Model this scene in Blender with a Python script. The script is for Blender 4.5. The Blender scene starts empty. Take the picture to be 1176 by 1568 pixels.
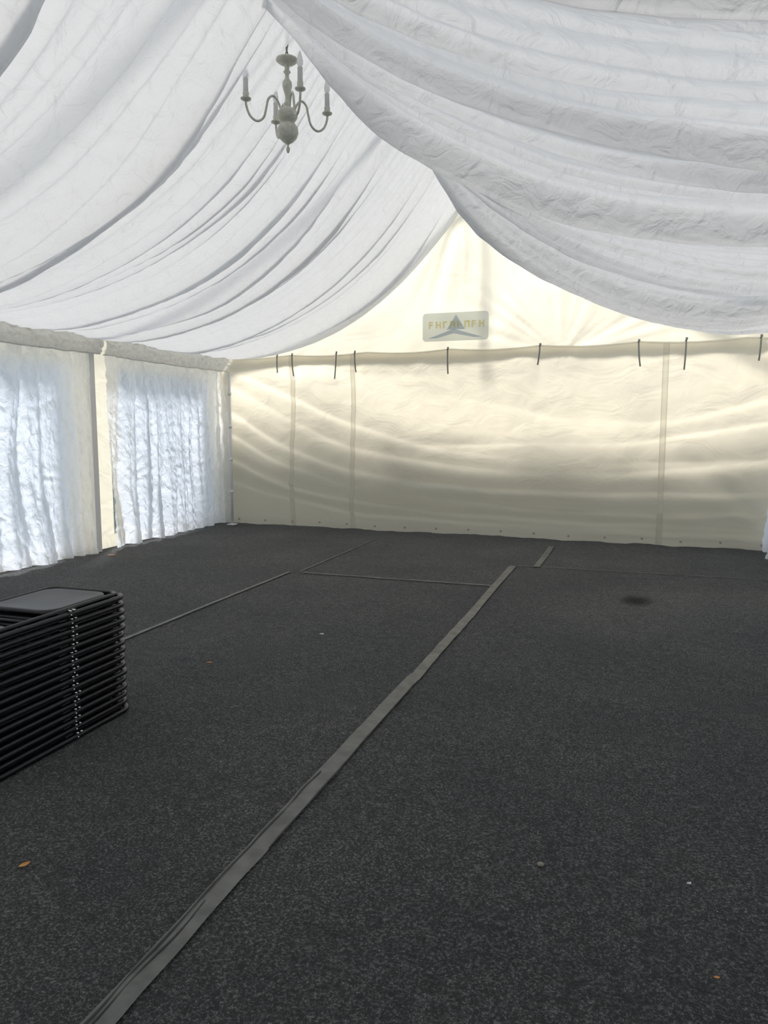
import bpy, math, random
from mathutils import Vector, noise
random.seed(7)
S=bpy.context.scene
S.view_settings.view_transform='Standard'

# ------------------------------------------------------------------ helpers
def nz(x,y=0.0,z=0.0): return noise.noise(Vector((x,y,z)))
def sm(a,b,x):
    t=max(0,min(1,(x-a)/(b-a))); return t*t*(3-2*t)
class MB:
    def __init__(s): s.v=[];s.f=[];s.m=[]
    def add(s,vs,fs,mi=0):
        o=len(s.v); s.v+=[tuple(p) for p in vs]; s.f+=[tuple(i+o for i in f) for f in fs]; s.m+=[mi]*len(fs)
    def grid(s,nu,nv,fn,mi=0):
        vs=[fn(i/nu,j/nv) for j in range(nv+1) for i in range(nu+1)]
        fs=[(j*(nu+1)+i,j*(nu+1)+i+1,(j+1)*(nu+1)+i+1,(j+1)*(nu+1)+i) for j in range(nv) for i in range(nu)]
        s.add(vs,fs,mi)
    def box(s,c,d,mi=0):
        x,y,z=c;a,b,h=d[0]/2,d[1]/2,d[2]/2
        vs=[(x+i*a,y+j*b,z+k*h) for k in(-1,1) for j in(-1,1) for i in(-1,1)]
        s.add(vs,[(0,2,3,1),(4,5,7,6),(0,1,5,4),(2,6,7,3),(0,4,6,2),(1,3,7,5)],mi)
    def quad(s,c,d,mi=0):
        x,y,z=c;a,h=d[0]/2,d[2]/2
        s.add([(x-a,y,z-h),(x+a,y,z-h),(x+a,y,z+h),(x-a,y,z+h)],[(0,1,2,3)],mi)
    def tube(s,path,r,closed=False,seg=8,mi=0,rf=None):
        P=[Vector(p) for p in path];n=len(P);vs=[];up=None
        for i,p in enumerate(P):
            if closed: t=(P[(i+1)%n]-P[i-1])
            else: t=P[min(i+1,n-1)]-P[max(i-1,0)]
            t.normalize()
            if up is None:
                up=Vector((0,0,1)) if abs(t.z)<.9 else Vector((1,0,0))
            a=t.cross(up)
            if a.length<1e-4: a=t.cross(Vector((1,0,0)))
            a.normalize(); b=a.cross(t).normalized(); up=b
            rr=r if rf is None else rf(i/(n-1))
            for k in range(seg):
                q=2*math.pi*k/seg
                vs.append(p+a*math.cos(q)*rr+b*math.sin(q)*rr)
        fs=[]
        for i in range(n if closed else n-1):
            j=(i+1)%n
            for k in range(seg):
                l=(k+1)%seg
                fs.append((i*seg+k,i*seg+l,j*seg+l,j*seg+k))
        if not closed:
            fs.append(tuple(range(seg))[::-1]); fs.append(tuple((n-1)*seg+k for k in range(seg)))
        s.add(vs,fs,mi)
    def lathe(s,prof,c,seg=28,mi=0):
        vs=[];n=len(prof)
        for r,z in prof:
            for k in range(seg):
                q=2*math.pi*k/seg; vs.append((c[0]+r*math.cos(q),c[1]+r*math.sin(q),c[2]+z))
        fs=[(i*seg+k,i*seg+(k+1)%seg,(i+1)*seg+(k+1)%seg,(i+1)*seg+k) for i in range(n-1) for k in range(seg)]
        fs.append(tuple(range(seg))[::-1]); fs.append(tuple((n-1)*seg+k for k in range(seg)))
        s.add(vs,fs,mi)
    def obj(s,name,mats,smooth=True,parent=None):
        me=bpy.data.meshes.new(name); me.from_pydata(s.v,[],s.f)
        for m in mats: me.materials.append(m)
        me.polygons.foreach_set('material_index',s.m)
        me.polygons.foreach_set('use_smooth',[smooth]*len(s.f)); me.update()
        o=bpy.data.objects.new(name,me); S.collection.objects.link(o)
        if parent: o.parent=parent
        return o
def empty(name,loc=(0,0,0)):
    e=bpy.data.objects.new(name,None); S.collection.objects.link(e); e.location=loc; e.empty_display_size=.2; return e

def newmat(name):
    m=bpy.data.materials.new(name); m.use_nodes=True; nt=m.node_tree; nt.nodes.clear()
    out=nt.nodes.new('ShaderNodeOutputMaterial'); return m,nt,out
def bump(nt,layers):
    tc=nt.nodes.new('ShaderNodeTexCoord'); prev=None
    for sc,ns,det,dist in layers:
        mp=nt.nodes.new('ShaderNodeMapping'); mp.inputs['Scale'].default_value=sc
        nt.links.new(tc.outputs['Object'],mp.inputs[0])
        n=nt.nodes.new('ShaderNodeTexNoise'); n.inputs['Scale'].default_value=ns; n.inputs['Detail'].default_value=det
        n.inputs['Distortion'].default_value=.8
        nt.links.new(mp.outputs[0],n.inputs['Vector'])
        b=nt.nodes.new('ShaderNodeBump'); b.inputs['Distance'].default_value=dist; b.inputs['Strength'].default_value=1
        nt.links.new(n.outputs['Fac'],b.inputs['Height'])
        if prev: nt.links.new(prev.outputs[0],b.inputs['Normal'])
        prev=b
    return prev
def fabric(name,col,tcol,tfac,layers,clear=0.0):
    m,nt,out=newmat(name)
    d=nt.nodes.new('ShaderNodeBsdfDiffuse'); d.inputs[0].default_value=(*col,1)
    t=nt.nodes.new('ShaderNodeBsdfTranslucent'); t.inputs[0].default_value=(*tcol,1)
    mx=nt.nodes.new('ShaderNodeMixShader'); mx.inputs[0].default_value=tfac
    nt.links.new(d.outputs[0],mx.inputs[1]); nt.links.new(t.outputs[0],mx.inputs[2])
    if layers:
        b=bump(nt,layers)
        nt.links.new(b.outputs[0],d.inputs['Normal']); nt.links.new(b.outputs[0],t.inputs['Normal'])
    last=mx
    if clear>0:
        tr=nt.nodes.new('ShaderNodeBsdfTransparent')
        m2=nt.nodes.new('ShaderNodeMixShader'); m2.inputs[0].default_value=clear
        nt.links.new(mx.outputs[0],m2.inputs[1]); nt.links.new(tr.outputs[0],m2.inputs[2]); last=m2
    nt.links.new(last.outputs[0],out.inputs[0]); return m
def pbr(name,col,rough=.5,metal=0,ns=None,col2=None,bd=0.0,lo=.35,hi=.65,spec=.5):
    m,nt,out=newmat(name)
    p=nt.nodes.new('ShaderNodeBsdfPrincipled'); p.inputs['Base Color'].default_value=(*col,1)
    p.inputs['Roughness'].default_value=rough; p.inputs['Metallic'].default_value=metal
    p.inputs['Specular IOR Level'].default_value=spec
    if ns:
        tc=nt.nodes.new('ShaderNodeTexCoord'); n=nt.nodes.new('ShaderNodeTexNoise'); n.inputs['Scale'].default_value=ns; n.inputs['Detail'].default_value=5
        nt.links.new(tc.outputs['Object'],n.inputs['Vector'])
        r=nt.nodes.new('ShaderNodeValToRGB'); r.color_ramp.elements[0].position=lo; r.color_ramp.elements[1].position=hi
        r.color_ramp.elements[0].color=(*col,1); r.color_ramp.elements[1].color=(*(col2 or col),1)
        nt.links.new(n.outputs['Fac'],r.inputs[0]); nt.links.new(r.outputs[0],p.inputs['Base Color'])
        if bd:
            b=nt.nodes.new('ShaderNodeBump'); b.inputs['Distance'].default_value=bd
            nt.links.new(n.outputs['Fac'],b.inputs['Height']); nt.links.new(b.outputs[0],p.inputs['Normal'])
    nt.links.new(p.outputs[0],out.inputs[0]); return m

# ------------------------------------------------------------------ materials
M_lin=fabric('lining_fabric',(.63,.63,.635),(.655,.66,.67),.56,[((1,1,1),7,7,.036)])
M_roof=fabric('canopy_pvc',(.7,.7,.7),(.78,.78,.78),.6,[],.42)
M_gable=fabric('gable_pvc',(.74,.71,.62),(.94,.89,.755),.62,[((1,1,1),1.6,3,.02)])
M_wall=fabric('wall_pvc',(.78,.745,.665),(.95,.89,.75),.62,[((1,1,1.6),2.2,3,.02)])
M_sheer=fabric('sheer_curtain',(.80,.81,.82),(.90,.92,.96),.60,[((1,1,.6),14,6,.036)],.03)
M_val=fabric('valance_fabric',(.80,.80,.79),(.85,.85,.83),.55,[((1,1,1),18,4,.02)])
M_seam=fabric('seam_webbing',(.78,.76,.70),(.9,.88,.82),.65,[],.3)
M_strap=pbr('strap',(.26,.255,.24),.8)
M_alu=pbr('painted_post',(.75,.75,.75),.5,0)
M_black=pbr('chair_black_steel',(.004,.004,.005),.30,0,60,(.008,.008,.010),.0003,spec=.45)
M_seat=pbr('chair_seat_vinyl',(.014,.015,.017),.40,0,200,(.024,.024,.027),.0006)
M_chrome=pbr('rivet_chrome',(.7,.7,.7),.25,1)
M_tape=pbr('carpet_tape',(.072,.074,.070),.5,0,11,(.130,.132,.122),.001)
M_crease=pbr('tape_crease',(.015,.015,.015),.6)
M_brass=pbr('aged_cream_metal',(.50,.50,.42),.45,0,40,(.62,.61,.52),.0005)
M_candle=fabric('candle_sleeve',(.75,.75,.72),(.8,.8,.8),.4,[])
M_bulb=fabric('frosted_bulb',(.85,.85,.85),(.9,.9,.9),.6,[],.25)
M_leaf=pbr('dry_leaf',(.45,.16,.03),.7,0,30,(.55,.28,.08))
M_stone=pbr('pebble',(.22,.20,.17),.8)
M_paper=pbr('paper_scrap',(.55,.55,.55),.8)
M_grass=pbr('grass',(.20,.21,.16),.9,0,3,(.28,.29,.22))
M_blocker=pbr('sun_blocker_matte',(.34,.34,.29),.9,0,8,(.48,.48,.42))  # for the added outdoor sun blocker, lightened to brighten the wall
M_clear,nt,out=newmat('clear_pvc')
tr=nt.nodes.new('ShaderNodeBsdfTransparent'); tr.inputs[0].default_value=(.80,.87,1,1)
gl=nt.nodes.new('ShaderNodeBsdfGlossy'); gl.inputs['Roughness'].default_value=.15
mx=nt.nodes.new('ShaderNodeMixShader'); mx.inputs[0].default_value=.06
nt.links.new(tr.outputs[0],mx.inputs[1]); nt.links.new(gl.outputs[0],mx.inputs[2]); nt.links.new(mx.outputs[0],out.inputs[0])
# carpet
M_carpet,nt,out=newmat('ribbed_carpet')
tc=nt.nodes.new('ShaderNodeTexCoord'); p=nt.nodes.new('ShaderNodeBsdfPrincipled'); p.inputs['Roughness'].default_value=.95
p.inputs['Specular IOR Level'].default_value=.1
p.inputs['Sheen Weight'].default_value=.12; p.inputs['Sheen Roughness'].default_value=.5
def N(sc,det=3,rough=.6):
    n=nt.nodes.new('ShaderNodeTexNoise'); n.inputs['Scale'].default_value=sc; n.inputs['Detail'].default_value=det; n.inputs['Roughness'].default_value=rough
    nt.links.new(tc.outputs['Object'],n.inputs['Vector']); return n
def R(n,a,b,ca,cb):
    r=nt.nodes.new('ShaderNodeValToRGB'); e=r.color_ramp.elements; e[0].position=a;e[1].position=b;e[0].color=(*ca,1);e[1].color=(*cb,1)
    nt.links.new(n.outputs['Fac'],r.inputs[0]); return r
n1=N(105,6,.9); r1=R(n1,.50,.635,(.020,.021,.022),(.27,.27,.268))
n2=N(1.1,5,.6); r2=R(n2,.3,.7,(.80,.81,.82),(1.28,1.25,1.20))
n3=N(16,5,.75); r3=R(n3,.35,.68,(.72,.72,.72),(1.3,1.3,1.3))
m1=nt.nodes.new('ShaderNodeMixRGB'); m1.blend_type='MULTIPLY'; m1.inputs[0].default_value=1
m2=nt.nodes.new('ShaderNodeMixRGB'); m2.blend_type='MULTIPLY'; m2.inputs[0].default_value=1
nt.links.new(r1.outputs[0],m1.inputs[1]); nt.links.new(r2.outputs[0],m1.inputs[2])
nt.links.new(m1.outputs[0],m2.inputs[1]); nt.links.new(r3.outputs[0],m2.inputs[2])
nt.links.new(m2.outputs[0],p.inputs['Base Color'])
b=nt.nodes.new('ShaderNodeBump'); b.inputs['Distance'].default_value=.005; nt.links.new(n1.outputs['Fac'],b.inputs['Height'])
nt.links.new(b.outputs[0],p.inputs['Normal']); nt.links.new(p.outputs[0],out.inputs[0])

# ------------------------------------------------------------------ dimensions
XL,XR=-6.14,1.66; XM=(XL+XR)/2; YF,YB=-4.54,10.26; ZE=2.56; ZR=4.75
def yw(x): return YB-.04*(x-XL)
BAYS=[YF,-1.58,1.38,4.34,7.30,10.26]

b_=MB()
def ff(u,v):
    x=XL-.15+(XR-XL+.3)*u; y=YF-.1+(YB-YF+.15)*v
    return (x,y,.006*nz(x*1.5,y*1.5)+.002*nz(x*6,y*5,3)-.005)
b_.grid(160,300,ff); floor=b_.obj('floor',[M_carpet])
g=MB(); g.grid(2,2,lambda u,v:(-60+120*u,-60+120*v,-.05)); g.obj('lawn_ground',[M_grass])
hd=MB()  # unseen mass added outside, its height shaped to shade the lower back wall
def hf(u,v):
    x=-12+19*u; top=3.28+.26*nz(x*.9,2)+.14*nz(x*2.3,5)+.55*sm(-.4,1.2,x)
    a=v*math.pi; z=-.05+top*max(0,math.sin(a))**.35
    y=11.9-.55*math.cos(a)+.10*nz(x*4,z*4)+.05*nz(x*11,z*11,3)
    return (x,y,z)
hd.grid(240,40,hf); hd.obj('unseen_sun_blocker',[M_blocker])

# ------------------------------------------------------------------ ceiling lining
RP=[(-5,4.25),(1.5,4.25),(3,4.2),(4.38,4.14),(6.14,4.42),(7.4,4.54),(8.8,4.60),(10.3,4.52)]
def zr(y):
    for (a,za),(c,zc) in zip(RP,RP[1:]):
        if y<=c: return za+(zc-za)*sm(a,c,y)*.5+(zc-za)*.5*max(0,(y-a)/(c-a))
    return RP[-1][1]
def mkfolds(seed,lo,hi,k):
    rr=random.Random(seed); F=[]; y=lo
    while y<hi:
        big=rr.random()<.42
        F.append((y,k*(rr.uniform(.08,.14) if big else rr.uniform(.03,.065)),rr.uniform(.022,.036),rr.uniform(.14,.28) if big else rr.uniform(.05,.11),rr.uniform(-.16,.16),rr.uniform(0,100)))
        y+=rr.uniform(.10,.27)
    return F
FL=mkfolds(3,-4.8,10.0,1.0)+[(4.36,.13,.03,.22,.0,None),(7.3,.09,.03,.18,.0,None)]
FR=mkfolds(11,-4.8,9.0,1.3)+[(4.36,.15,.03,.22,.0,None),(7.3,.11,.03,.18,.0,None)]
def lining(side,y,s):
    F=FL if side<0 else FR
    xe=(XL+.06) if side<0 else (XR-.06)
    z0=zr(y); P=2.5
    sag=.05*math.sin(math.pi*s)*math.cos(2*math.pi*(y-1.38)/2.96)
    x=XM+(xe-XM)*s; z=ZE+(z0-ZE)*(1-s)**P-sag*.6
    dz=P*(z0-ZE)*(1-s)**(P-1); dx=abs(xe-XM); L=math.hypot(dz,dx)
    nx,nzz=-side*dz/L,-dx/L
    d=0
    yy=y+.10*nz(s*1.3,y*.3,side*7)+.020*nz(s*4,y*.9,side*3)
    for (yf,a,w1,w2,dr,sd) in F:
        c=yf+dr*(s-.3)*1.3
        u=yy-c
        if -0.8<u<.8:
            w=w1 if u*side<0 else w2
            w*=.6+.8*s if s<.5 else 1.0
            am=a*(1 if sd is None else (.70+.9*nz(s*1.8,sd)))
            d+=max(am,0)*math.exp(-abs(u/w)**1.5)
    env=(.25+.75*sm(0,.25,s))*(1-.70*sm(.80,1,s))
    d*=env
    yo=-side*d*.40
    d+=.014*math.sin(y*2*math.pi/.15+3*nz(y*2))*math.exp(-s/.09)
    d+=.010*math.sin(y*2*math.pi/.12+3*nz(y*2,4))*math.exp(-(1-s)/.08)
    d+=.035*nz(s*2.2,y*1.1,side*20)+.009*nz(s*7,y*7,side*9)+.005*nz(s*30,y*12,side*5)
    return (x+nx*d,y+yo+.01*nz(s*6,y*3),z+nzz*d)
c=MB()
for side,yb in((-1,10.12),(1,8.92)):
    yn=YF+.05
    c.grid(110,900,lambda u,v:lining(side,yn+(yb-yn)*(v**.72),u))
cl=c.obj('ceiling',[M_lin])
h=MB()
for side,yb in((-1,10.12),(1,8.92)):
    h.tube([lining(side,yb,i/90) for i in range(91)],.010,seg=6)
h.obj('lining_hem',[M_seam],parent=cl)
r=MB()
r.grid(2,2,lambda u,v:(XL-.25+(XM-XL+.25)*u,YF-.1+(YB-YF+.2)*v,2.55+(ZR+.13-2.55)*u))
r.grid(2,2,lambda u,v:(XR+.25+(XM-XR-.25)*u,YF-.1+(YB-YF+.2)*v,2.55+(ZR+.13-2.55)*u))
ro=r.obj('roof_canopy',[M_roof],smooth=False)

fr=MB()
for y in BAYS:
    yy=y+(.16 if y==YB else 0)
    for x in(XL-.02,XR+.02):
        fr.box((x,yy,1.28),(.09,.09,2.56))
    fr.tube([(XL-.02,yy,2.56),(XM,yy,ZR+.02)],.05,seg=8); fr.tube([(XR+.02,yy,2.56),(XM,yy,ZR+.02)],.05,seg=8)
for x,z in((XL-.02,2.60),(XR+.02,2.60),(XM,ZR+.02)):
    fr.tube([(x,YF,z),(x,YB+.05,z)],.045,seg=8)
fr.tube([(XM+.02,YB+.30,2.75),(XM+.02,YB+.30,ZR)],.035,seg=10)
fr.obj('marquee_frame',[M_alu],smooth=False)

# ------------------------------------------------------------------ back wall
def ztop(x):
    if x<XM: return 2.56+(ZR-2.56)*(x-XL)/(XM-XL)
    return 2.56+(ZR-2.56)*(XR-x)/(XR-XM)
gb=MB()
def fg(u,v):
    x=XL+(XR-XL)*u; zt=ztop(x); z=2.50+(zt+.02-2.50)*v
    d=.05*nz(x*.9,z*1.1,2)
    for px,pz in((-.95,2.45),(-2.3,4.7)):
        ang=math.atan2(z-pz,x-px); rad=math.hypot(x-px,z-pz)
        d+=.055*nz(ang*3.2,rad*.5,px*9)*math.exp(-((rad-.9)/.8)**2)+.026*nz(ang*9,rad*.8,px*3)*math.exp(-((rad-.9)/.8)**2)
    d+=.022*nz(x*3,z*1.6,8)
    return (x,yw(x)+.05+d*.9,z)
gb.grid(240,70,fg)
gab=gb.obj('wall_back_gable',[M_gable])
WF=[([(-6.1,2.25),(-5.2,1.75),(-4.2,1.30),(-3,1.05),(-1.5,.92),(.3,.95),(1.6,1.15)],.060,.10),
    ([(-6.1,1.85),(-5.2,1.30),(-4.2,.95),(-3,.76),(-1.5,.66),(.3,.68),(1.6,.72)],.060,.09),
    ([(-6.1,1.50),(-5.2,1.02),(-4.2,.72),(-3,.54),(-1.5,.45),(.3,.42),(1.6,.50)],.060,.08),
    ([(-6.1,1.10),(-5.2,.72),(-4.2,.50),(-3,.36),(-1.5,.30),(.3,.28),(1.6,.30)],.060,.07),
    ([(-6.1,2.45),(-5.2,2.1),(-4.2,1.66),(-3.4,1.40),(-2.6,1.22),(-1.6,1.1),(-1,1.05),(1.6,1.1)],.040,.09),
    ([(-6.1,1.35),(-2.4,1.25),(-1.2,1.32),(-.4,1.30),(.4,1.36),(1.6,1.6)],.035,.06),
    ([(-6.1,.75),(-5,.45),(-4,.28),(-2,.20),(1.6,.2)],.040,.06),
    ([(-6.1,2.0),(-2.0,1.9),(-1.0,1.62),(.4,1.58),(1.6,1.9)],.020,.08)]
def lerp(P,x):
    if x<=P[0][0]: return P[0][1]
    for (a,za),(c_,zc) in zip(P,P[1:]):
        if x<=c_:
            return za+(zc-za)*(x-a)/(c_-a)
    return P[-1][1]
_cache={}
def zl(i,x):
    k=(i,round(x,3))
    if k not in _cache:
        P=WF[i][0]; _cache[k]=sum(lerp(P,x+o*.12) for o in(-3,-2,-1,0,1,2,3))/7+.03*nz(x*1.2,i*5.1)
    return _cache[k]
def wd(x,z):
    t=x-XL; d=0
    gain=1.0-.32*sm(.5,1.3,z)*sm(-4.6,-3.2,x)
    for i,(P,a,w) in enumerate(WF):
        u=z-zl(i,x)
        if abs(u)>.6: continue
        if i in(5,7): a=a*sm(-3.2,-2.0,x)
        ww=w*.65 if u<0 else w*1.6
        am=a*(.6+1.0*nz(x*.5,i*3.7))*gain
        d+=max(0,am)*math.exp(-abs(u/ww)**1.7)
    d*=sm(0,.2,z+.10)
    d+=.10*nz(x*.75,z*.8,5)*(1-sm(2.2,2.5,z))
    d+=.012*nz(x*2.6,z*1.6,9)+.005*nz(x*6,z*5,2)
    ang=math.atan2(z-.1,x-1.9); d+=.03*nz(ang*5,2)*sm(4.8,6.5,t)
    for tx in TIES: d+=.02*math.exp(-((x-tx)/.06)**2)*math.exp(-((z-2.6)/.35)**2)
    d+=.03*math.exp(-((z-.28)/.3)**2)
    return d
TIES=[-5.1,-4.85,-4.13,-3.84,-2.46,-1.21,.01,.56,1.38]
def wtop(x): return 2.575-.030*abs(math.sin(math.pi*(x-XL)/1.23))
def wallp(x,v,off=0):
    zt=wtop(x); zb=.016+.016*nz(x*3)+.006*nz(x*9); z=zb+(zt-zb)*v
    return (x,yw(x)-.03-wd(x,z)-off,z)
wb=MB()
wb.grid(440,170,lambda u,v:wallp(XL+.01+(XR-XL-.02)*u,v))
wall=wb.obj('wall_back',[M_wall])
hm=MB()
hm.tube([tuple(Vector(wallp(XL+.02+(XR-XL-.04)*i/200,1,.004))) for i in range(201)],.012,seg=6)
def strip(b,x,w,z0=0.0,off=.002):
    b.grid(2,120,lambda u,v:wallp(x+(u-.5)*w,z0+(1-z0)*v,off))
for x in(-4.90,-3.90,.34): strip(hm,x,.075); strip(hm,x-.03,.010,0,.004); strip(hm,x+.03,.010,0,.004)
hm.obj('seams_and_hem',[M_seam],parent=wall)
st=MB()
for i,x in enumerate(TIES):
    L=.28+.14*((i*37)%5)/5; k=.03*math.sin(i*2.3)
    y0=yw(x)-.10
    st.grid(2,10,lambda u,v:(x+(u-.5)*.020+k*v*v,y0-.012*math.sin(v*3),2.60-L*v))
    st.tube([(x-.015,y0,2.56),(x+.012,y0-.01,2.575),(x+.01,y0-.01,2.60)],.007,seg=6)
st.obj('tie_straps',[M_strap],parent=wall)
ey=MB()
for i in range(17):
    x=XL+.3+i*.46; p0=wallp(x,.025,.004)
    ey.tube([(x+.010*math.cos(q*math.pi/5),p0[1]-.003,p0[2]+.010*math.sin(q*math.pi/5)) for q in range(10)],.004,closed=True,seg=6)
ey.obj('eyelets',[M_strap],parent=wall)

# logo sign
M_sg=fabric('sign_grey_blue',(.44,.48,.48),(.62,.67,.66),.6,[],.2)
M_sy=fabric('sign_yellow',(.66,.58,.26),(.85,.74,.30),.65,[],.35)
M_sb=fabric('sign_blue',(.26,.34,.46),(.42,.52,.66),.6,[],.35)
sg=MB(); cx,cz=-2.37,2.875; W,H=.46,.19
def rr(w,h,r,n=6):
    P=[]
    for qx,qz,a0 in((w-r,h-r,0),(-w+r,h-r,90),(-w+r,-h+r,180),(w-r,-h+r,270)):
        for k in range(n+1):
            a=math.radians(a0+90*k/n); P.append((qx+r*math.cos(a),qz+r*math.sin(a)))
    return P
SY=yw(cx)-.05
pp=rr(W,H,.05); n=len(pp)
sg.add([(cx+a,SY,cz+b2) for a,b2 in pp],[tuple(range(n))],0)
sg.add([(cx-.12,SY-.004,cz-.04),(cx+.14,SY-.004,cz-.04),(cx+.01,SY-.004,cz+.16)],[(0,1,2)],2)
sg.add([(cx-.38,SY-.004,cz-.15),(cx-.02,SY-.004,cz-.03),(cx+.38,SY-.004,cz-.15),(cx+.26,SY-.004,cz-.15),(cx-.02,SY-.004,cz-.09),(cx-.26,SY-.004,cz-.15)],[(0,1,4,5),(1,2,3,4)],2)
for i in range(8):
    x=cx-.36+i*.10
    hgt=.095
    sg.quad((x,SY-.008,cz-.02+hgt/2),(.026,.003,hgt),1)
    if i%3!=1: sg.quad((x+.030,SY-.009,cz-.02+hgt-.012),(.04,.003,.024),1)
    if i%3!=2: sg.quad((x+.028,SY-.009,cz-.02+hgt*.5),(.035,.003,.022),1)
    if i%2: sg.quad((x+.052,SY-.010,cz-.02+hgt/2),(.022,.003,hgt),1)
sg.obj('logo_sign',[M_sg,M_sy,M_sb],smooth=False)

# ------------------------------------------------------------------ side walls with windows
def sidewall(name,x,ybs):
    w=MB()
    for a,c2 in zip(ybs,ybs[1:]):
        y0,y1,z0,z1=a+.42,c2-.42,.16,2.25
        def q(ya,yb_,za,zb,mi): w.add([(x,ya,za),(x,yb_,za),(x,yb_,zb),(x,ya,zb)],[(0,1,2,3)],mi)
        q(a,y0,0,2.6,0); q(y1,c2,0,2.6,0); q(y0,y1,0,z0,0); q(y0,y1,z1,2.6,0); q(y0,y1,z0,z1,1)
    return w.obj(name,[M_wall,M_clear],smooth=False)
sidewall('wall_left',XL-.09,BAYS); sidewall('wall_right',XR+.09,BAYS)
w=MB()
w.add([(XL-.1,YF-.06,0),(XR+.1,YF-.06,0),(XR+.1,YF-.06,2.56),(XM,YF-.06,ZR+.1),(XL-.1,YF-.06,2.56)],[(0,1,2,3,4)])
w.obj('wall_front',[M_gable],smooth=False)

def curtain(y0,y1,x,sgn,seed):
    m=MB(); n=int((y1-y0)/.011)
    rr_=random.Random(seed); ph=rr_.uniform(0,50)
    def f(u,v):
        y=y0+(y1-y0)*u; z=.035+2.40*v+.035*nz(y*3,ph)*(1-v)
        w_=y*2*math.pi/.26+5.0*nz(y*1.3,v*1.1,ph)
        a=(.016+.034*(1-v))*(.8+1.3*nz(y*1.6,v*.9,ph))
        d=a*math.sin(w_)+.4*a*math.sin(w_*2.3+1)+.04*nz(y*3,z*1.4,ph)
        q=nz(y*9+3*nz(y*2,z*2),z*5,ph); d+=.030*abs(q)+.022*abs(nz(y*16,z*9,ph+4))
        d+=.05*(1-v)**3
        ye=y+(.06*(1-v))*(1 if u>.5 else -1)*abs(u-.5)*2*math.sin(v*3+ph)
        return (x+sgn*(d+.06),ye,z)
    m.grid(n,130,f); return m.obj('pleated_curtain',[M_sheer])
def valance(y0,y1,x,sgn,seed):
    m=MB(); n=int((y1-y0)/.012)
    def f(u,v):
        y=y0+(y1-y0)*u
        z=2.36+.25*v+.012*nz(y*5,v*2,seed)-.015*math.cos((u-.5)*math.pi)
        d=.05*math.sin(math.pi*v)+.045*abs(nz(y*9,v*3,seed))+.025*nz(y*22,v*6,seed)
        return (x+sgn*(d+.17),y,z)
    m.grid(n,22,f)
    m.tube([f(i/100,0) for i in range(101)],.008,seg=6); m.tube([f(i/100,1) for i in range(101)],.010,seg=6)
    return m.obj('curtain_valance',[M_val])
for i,(a,c2) in enumerate(zip(BAYS,BAYS[1:])):
    curtain(a+.20,c2-.10,XL,1,i*3+1); curtain(a+.20,c2-(.10 if c2<10 else .45),XR,-1,i*3+20)
    valance(a+.03,c2-.03 if c2<10 else c2-.12,XL,1,i*2+1); valance(a+.03,c2-.03 if c2<10 else c2-.5,XR,-1,i*2+9)
cp=MB(); cp.tube([(XL+.26,YB-.22,0),(XL+.26,YB-.22,2.34)],.022,seg=10)
for z in(.5,1.0,1.5,2.0): cp.tube([(XL+.26,YB-.22,z),(XL+.26,YB-.22,z+.04)],.03,seg=10)
cp.box((XL+.26,YB-.22,.01),(.12,.12,.02)); cp.obj('corner_pole',[M_alu])

# ------------------------------------------------------------------ carpet tapes
def tape(pts,w,seed):
    m=MB()
    A=Vector(pts[0]);B=Vector(pts[-1]); L=(B-A).length; D=(B-A).normalized(); Nn=Vector((-D.y,D.x,0)); n=int(L/.03)
    def mk(off,ww0,zz,a0=0,a1=1):
        def f(u,v):
            u=a0+(a1-a0)*u
            p_=A+(B-A)*u; ww=ww0*(1+.10*nz(u*L*1.2,seed))
            e=.010*nz(u*L*.9,seed,3)+.004*nz(u*L*6,v,seed)+off(u)
            q=p_+Nn*((v-.5)*ww+e); return (q.x,q.y,zz+.0025*nz(u*L*4,v*3,seed))
        return f
    m.grid(n,6,mk(lambda u:0,w,.007),0)
    if seed==1:
        m.grid(80,2,mk(lambda u:.030+.008*nz(u*20),.006,.0095,.12,.62),1)
        m.grid(50,2,mk(lambda u:.012+.016*nz(u*14,4),.005,.0095,.10,.36),1)
        m.grid(60,2,mk(lambda u:-.040,.005,.0095,.45,.95),1)
    return m.obj('carpet_tape',[M_tape,M_crease])
tape([(-1.235,.6,0),(-1.21,4.2,0)],.084,1); tape([(-1.20,4.1,0),(-1.205,7.95,0)],.072,2)
tape([(-.955,7.98,0),(-.94,9.45,0)],.07,3)
tape([(-3.42,1.5,0),(-3.37,6.88,0)],.035,4); tape([(-3.27,6.95,0),(-3.27,9.3,0)],.016,5)
tape([(-3.25,6.90,0),(-1.22,6.88,0)],.026,6); tape([(-1.15,8.0,0),(1.6,8.03,0)],.012,7)
m,nt,out=newmat('damp_carpet')
p=nt.nodes.new('ShaderNodeBsdfDiffuse'); p.inputs[0].default_value=(.014,.014,.015,1)
tc=nt.nodes.new('ShaderNodeTexCoord'); ln=nt.nodes.new('ShaderNodeVectorMath'); ln.operation='LENGTH'; nt.links.new(tc.outputs['Object'],ln.inputs[0])
mr=nt.nodes.new('ShaderNodeMapRange'); mr.inputs['From Min'].default_value=.05; mr.inputs['From Max'].default_value=.18; mr.inputs['To Min'].default_value=.45; mr.inputs['To Max'].default_value=0
nt.links.new(ln.outputs['Value'],mr.inputs['Value']); trn=nt.nodes.new('ShaderNodeBsdfTransparent'); mx=nt.nodes.new('ShaderNodeMixShader')
nt.links.new(mr.outputs[0],mx.inputs[0]); nt.links.new(trn.outputs[0],mx.inputs[1]); nt.links.new(p.outputs[0],mx.inputs[2]); nt.links.new(mx.outputs[0],out.inputs[0])
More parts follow.
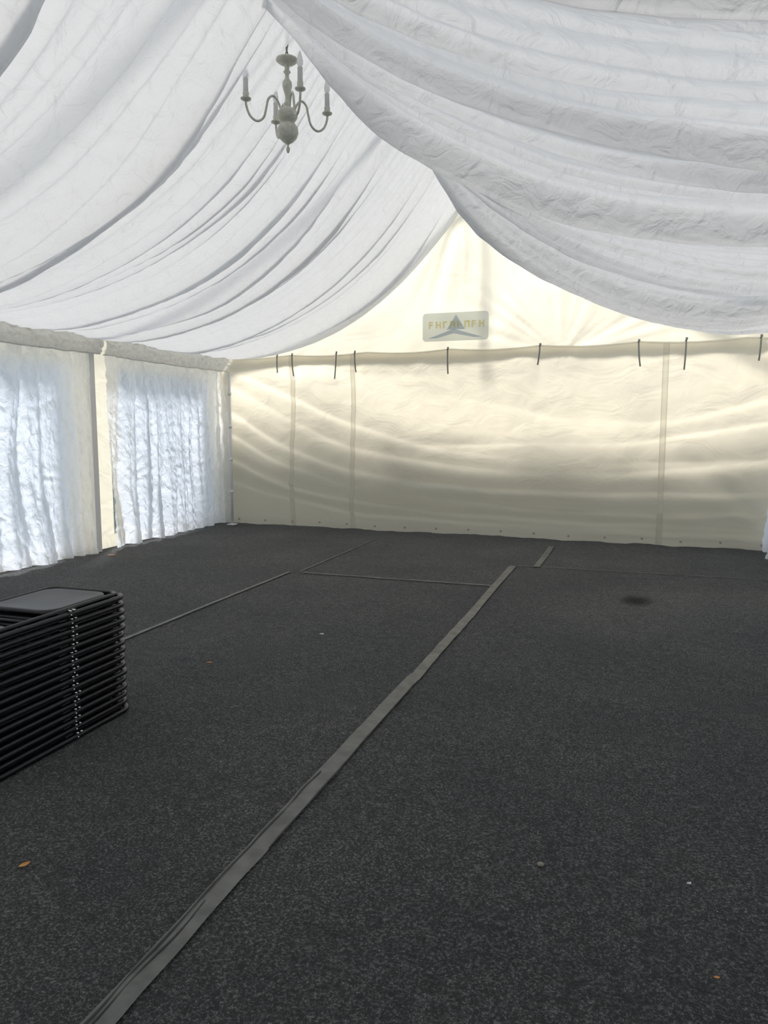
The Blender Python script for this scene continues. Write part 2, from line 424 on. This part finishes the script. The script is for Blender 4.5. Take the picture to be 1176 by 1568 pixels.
d=MB(); vs=[(0,0,.0)]+[((.18+.02*nz(k*.7))*math.cos(k*math.pi/14),(.18+.03*nz(k*.5,4))*math.sin(k*math.pi/14),0) for k in range(28)]
d.add(vs,[(0,1+k,1+(k+1)%28) for k in range(28)]); o=d.obj('carpet_stain',[m]); o.location=(.07,6.69,.004); o.scale=(.95,1.3,1)

# ------------------------------------------------------------------ debris
def leaf(x,y,s,a,mat=M_leaf,name='fallen_leaf'):
    m=MB(); ca,sa=math.cos(a),math.sin(a)
    def f(u,v):
        l=(u-.5)*s; ww=s*.28*math.sin(math.pi*min(.97,max(.03,u)))**.8*(v-.5)*2
        return (x+l*ca-ww*sa,y+l*sa+ww*ca,.010+.12*s*abs(v-.5)+.1*s*(u-.5)**2)
    m.grid(10,4,f); return m.obj(name,[mat])
leaf(-1.93,1.86,.040,1.2); leaf(.267,2.05,.018,.3); leaf(-2.52,3.98,.04,.2); leaf(-5.78,7.1,.10,.5)
s_=MB(); s_.lathe([(.004,0),(.012,.002),(.013,.005),(.008,.009),(.002,.010)],(-.253,2.44,0),12); s_.obj('pebble',[M_stone])
l=MB(); rnd=random.Random(5)
for x,y,z in((.225,2.485,.008),(-2.11,4.83,.020)):
    l.grid(2,2,lambda u,v:(x+(u-.5)*z*1.6,y+(v-.5)*z,.006+.004*u*v))
for i in range(260):
    x=rnd.uniform(-3.3,1.4); y=rnd.uniform(1.0,9.5); s=rnd.uniform(.0010,.0030); a=rnd.uniform(0,3.1)
    if abs(x+1.21)<.08: continue
    l.add([(x+s*math.cos(a),y+s*math.sin(a),.006),(x-s*.5,y+s*.6,.008),(x-s*math.cos(a),y-s*math.sin(a),.006),(x+s*.5,y-s*.6,.007)],[(0,1,2,3)])
l.obj('carpet_lint',[M_paper],parent=floor)

# ------------------------------------------------------------------ folding chair stack
stack=empty('folding_chair_stack',(-2.75,2.72,0))
def rrpath(w,l_,r,cx=0,cy=0,z=0,n=6):
    return [(cx+a,cy+b2,z) for a,b2 in rr(w,l_,r,n)]
def chair_mesh():
    m=MB()
    m.tube(rrpath(.235,.475,.075),.0135,closed=True,seg=8,mi=0)
    m.tube(rrpath(.214,.445,.06,0,-.008,.020),.0115,closed=True,seg=8,mi=0)
    m.tube([(-.205,-.18,.017),(.205,-.18,.017)],.008,seg=6,mi=0)
    m.tube([(-.235,.33,0),(.235,.33,0)],.008,seg=6,mi=0)
    def pan(w,h_,r,cy,z,mi):
        P=rr(w,h_,r,8); n=len(P); rings=[]
        for k,(sc,dz) in enumerate(((1,-.012),(1.0,-.002),(.985,.004),(.94,.005),(.8,.001),(.4,-.001))):
            rings+= [(a*sc,cy+b2*sc,z+dz) for a,b2 in P]
        rings.append((0,cy,z-.001)); R_=6
        fs=[(k*n+i,k*n+(i+1)%n,(k+1)*n+(i+1)%n,(k+1)*n+i) for k in range(R_-1) for i in range(n)]
        fs+=[((R_-1)*n+i,(R_-1)*n+(i+1)%n,R_*n) for i in range(n)]
        m.add(rings,fs,mi)
    pan(.192,.215,.08,.19,.024,1)
    pan(.20,.085,.035,-.36,.018,1)
    for sx in(-1,1):
        m.box((sx*.222,.05,.010),(.006,.12,.030),0)
        for yy in(.05,.075): m.tube([(sx*.224,yy,.018),(sx*.2515,yy,.018)],.0045,seg=8,mi=2)
        m.tube([(sx*.235,.05,-.002),(sx*.2515,.05,-.002)],.004,seg=8,mi=2)
    me=bpy.data.meshes.new('folding_chair'); me.from_pydata(m.v,[],m.f)
    for q in(M_black,M_seat,M_chrome): me.materials.append(q)
    me.polygons.foreach_set('material_index',m.m); me.polygons.foreach_set('use_smooth',[True]*len(m.f)); me.update(); return me
cm=chair_mesh(); rnd=random.Random(2)
for i in range(16):
    o=bpy.data.objects.new('chair_%d'%(i+1),cm); S.collection.objects.link(o); o.parent=stack
    o.location=(rnd.uniform(-.004,.004),rnd.uniform(-.006,.006),.0145+i*.0402); o.rotation_euler=(0,0,rnd.uniform(-.006,.006))

# ------------------------------------------------------------------ chandelier
CX,CY=-2.35,4.88
ch=empty('chandelier',(CX,CY,3.7))
bpy.context.view_layer.update()
def chobj(m,name,mats):
    o=m.obj(name,mats,parent=ch); o.matrix_parent_inverse=ch.matrix_world.inverted(); return o
b=MB()
b.lathe([(.002,3.395),(.010,3.405),(.014,3.425),(.006,3.445),(.010,3.455),(.035,3.470),(.060,3.495),(.074,3.53),(.070,3.563),(.050,3.59),(.032,3.598),
 (.050,3.605),(.068,3.63),(.070,3.66),(.056,3.682),(.030,3.695),(.020,3.705),(.026,3.72),(.017,3.735),(.015,3.765),(.024,3.80),(.034,3.835),(.032,3.862),(.015,3.885),(.013,3.91),(.026,3.927),(.015,3.942),(.018,3.965),(.055,3.985),(.074,4.0),(.074,4.01),(.02,4.017),(.008,4.03)],(CX,CY,0))
chobj(b,'stem',[M_brass])
rv=Vector((.9475,.3198,0)); dv=Vector((-.3198,.9475,0))
arms=MB(); can=MB(); bul=MB()
for k in range(4):
    a=math.radians(-66+90*k); D=rv*math.cos(a)+dv*math.sin(a)
    ctrl=[(.04,3.655),(.065,3.72),(.10,3.755),(.135,3.73),(.15,3.67),(.17,3.605),(.215,3.575),(.262,3.60),(.288,3.66),(.29,3.70)]
    pts=[]
    n=len(ctrl)
    for i in range(n-1):
        p0,p1,p2,p3=[ctrl[max(0,min(n-1,i+j))] for j in(-1,0,1,2)]
        for q in range(6):
            t=q/6
            f2=lambda a_,b_,c_,d_:.5*((2*b_)+(-a_+c_)*t+(2*a_-5*b_+4*c_-d_)*t*t+(-a_+3*b_-3*c_+d_)*t**3)
            pts.append((f2(p0[0],p1[0],p2[0],p3[0]),f2(p0[1],p1[1],p2[1],p3[1])))
    pts.append(ctrl[-1])
    arms.tube([(CX+D.x*r_,CY+D.y*r_,z) for r_,z in pts],.008,seg=8)
    ex,ey_=CX+D.x*.29,CY+D.y*.29
    arms.lathe([(.006,3.685),(.012,3.69),(.034,3.700),(.036,3.708),(.020,3.712),(.021,3.745),(.018,3.748)],(ex,ey_,0),16)
    can.lathe([(.0165,3.745),(.0175,3.75),(.0165,3.82),(.018,3.835),(.010,3.838)],(ex,ey_,0),14)
    bul.lathe([(.010,3.838),(.019,3.855),(.021,3.875),(.015,3.905),(.006,3.93),(.001,3.94)],(ex,ey_,0),14)
chobj(arms,'arms',[M_brass]); chobj(can,'candle_sleeves',[M_candle]); chobj(bul,'bulbs',[M_bulb])
cn=MB()
for i in range(9):
    z=4.04+i*.030; hz=i%2
    cn.tube([(CX+(0 if hz else .009*math.cos(q*math.pi/6)),CY+(.009*math.cos(q*math.pi/6) if hz else 0),z+.020*math.sin(q*math.pi/6)) for q in range(12)],.0035,closed=True,seg=6)
chobj(cn,'chain',[M_strap])

# ------------------------------------------------------------------ light
W=bpy.data.worlds.new('sky'); S.world=W; W.use_nodes=True; nt=W.node_tree; nt.nodes.clear()
out=nt.nodes.new('ShaderNodeOutputWorld'); bg=nt.nodes.new('ShaderNodeBackground'); tc=nt.nodes.new('ShaderNodeTexCoord')
sp=nt.nodes.new('ShaderNodeSeparateXYZ'); rp=nt.nodes.new('ShaderNodeValToRGB')
nt.links.new(tc.outputs['Generated'],sp.inputs[0]); nt.links.new(sp.outputs['Z'],rp.inputs[0]); nt.links.new(rp.outputs[0],bg.inputs[0]); nt.links.new(bg.outputs[0],out.inputs[0])
rp.color_ramp.elements[0].color=(.90,.94,1,1); rp.color_ramp.elements[1].color=(.78,.88,1,1)
bg.inputs['Strength'].default_value=1.30
sun=bpy.data.lights.new('sun','SUN'); sun.energy=5.8; sun.angle=.22; sun.color=(1,.94,.85)
so=bpy.data.objects.new('sun',sun); S.collection.objects.link(so)
so.rotation_euler=Vector((.35,-.60,-.75)).to_track_quat('-Z','Y').to_euler()

# ------------------------------------------------------------------ camera
cd=bpy.data.cameras.new('camera'); co=bpy.data.objects.new('camera',cd); S.collection.objects.link(co)
cd.sensor_fit='VERTICAL'; cd.sensor_height=36; cd.sensor_width=27; cd.lens=25.94; cd.clip_start=.05
co.location=(0,0,1.5); co.rotation_euler=(math.radians(83.5),0,math.radians(18.65))
S.camera=co
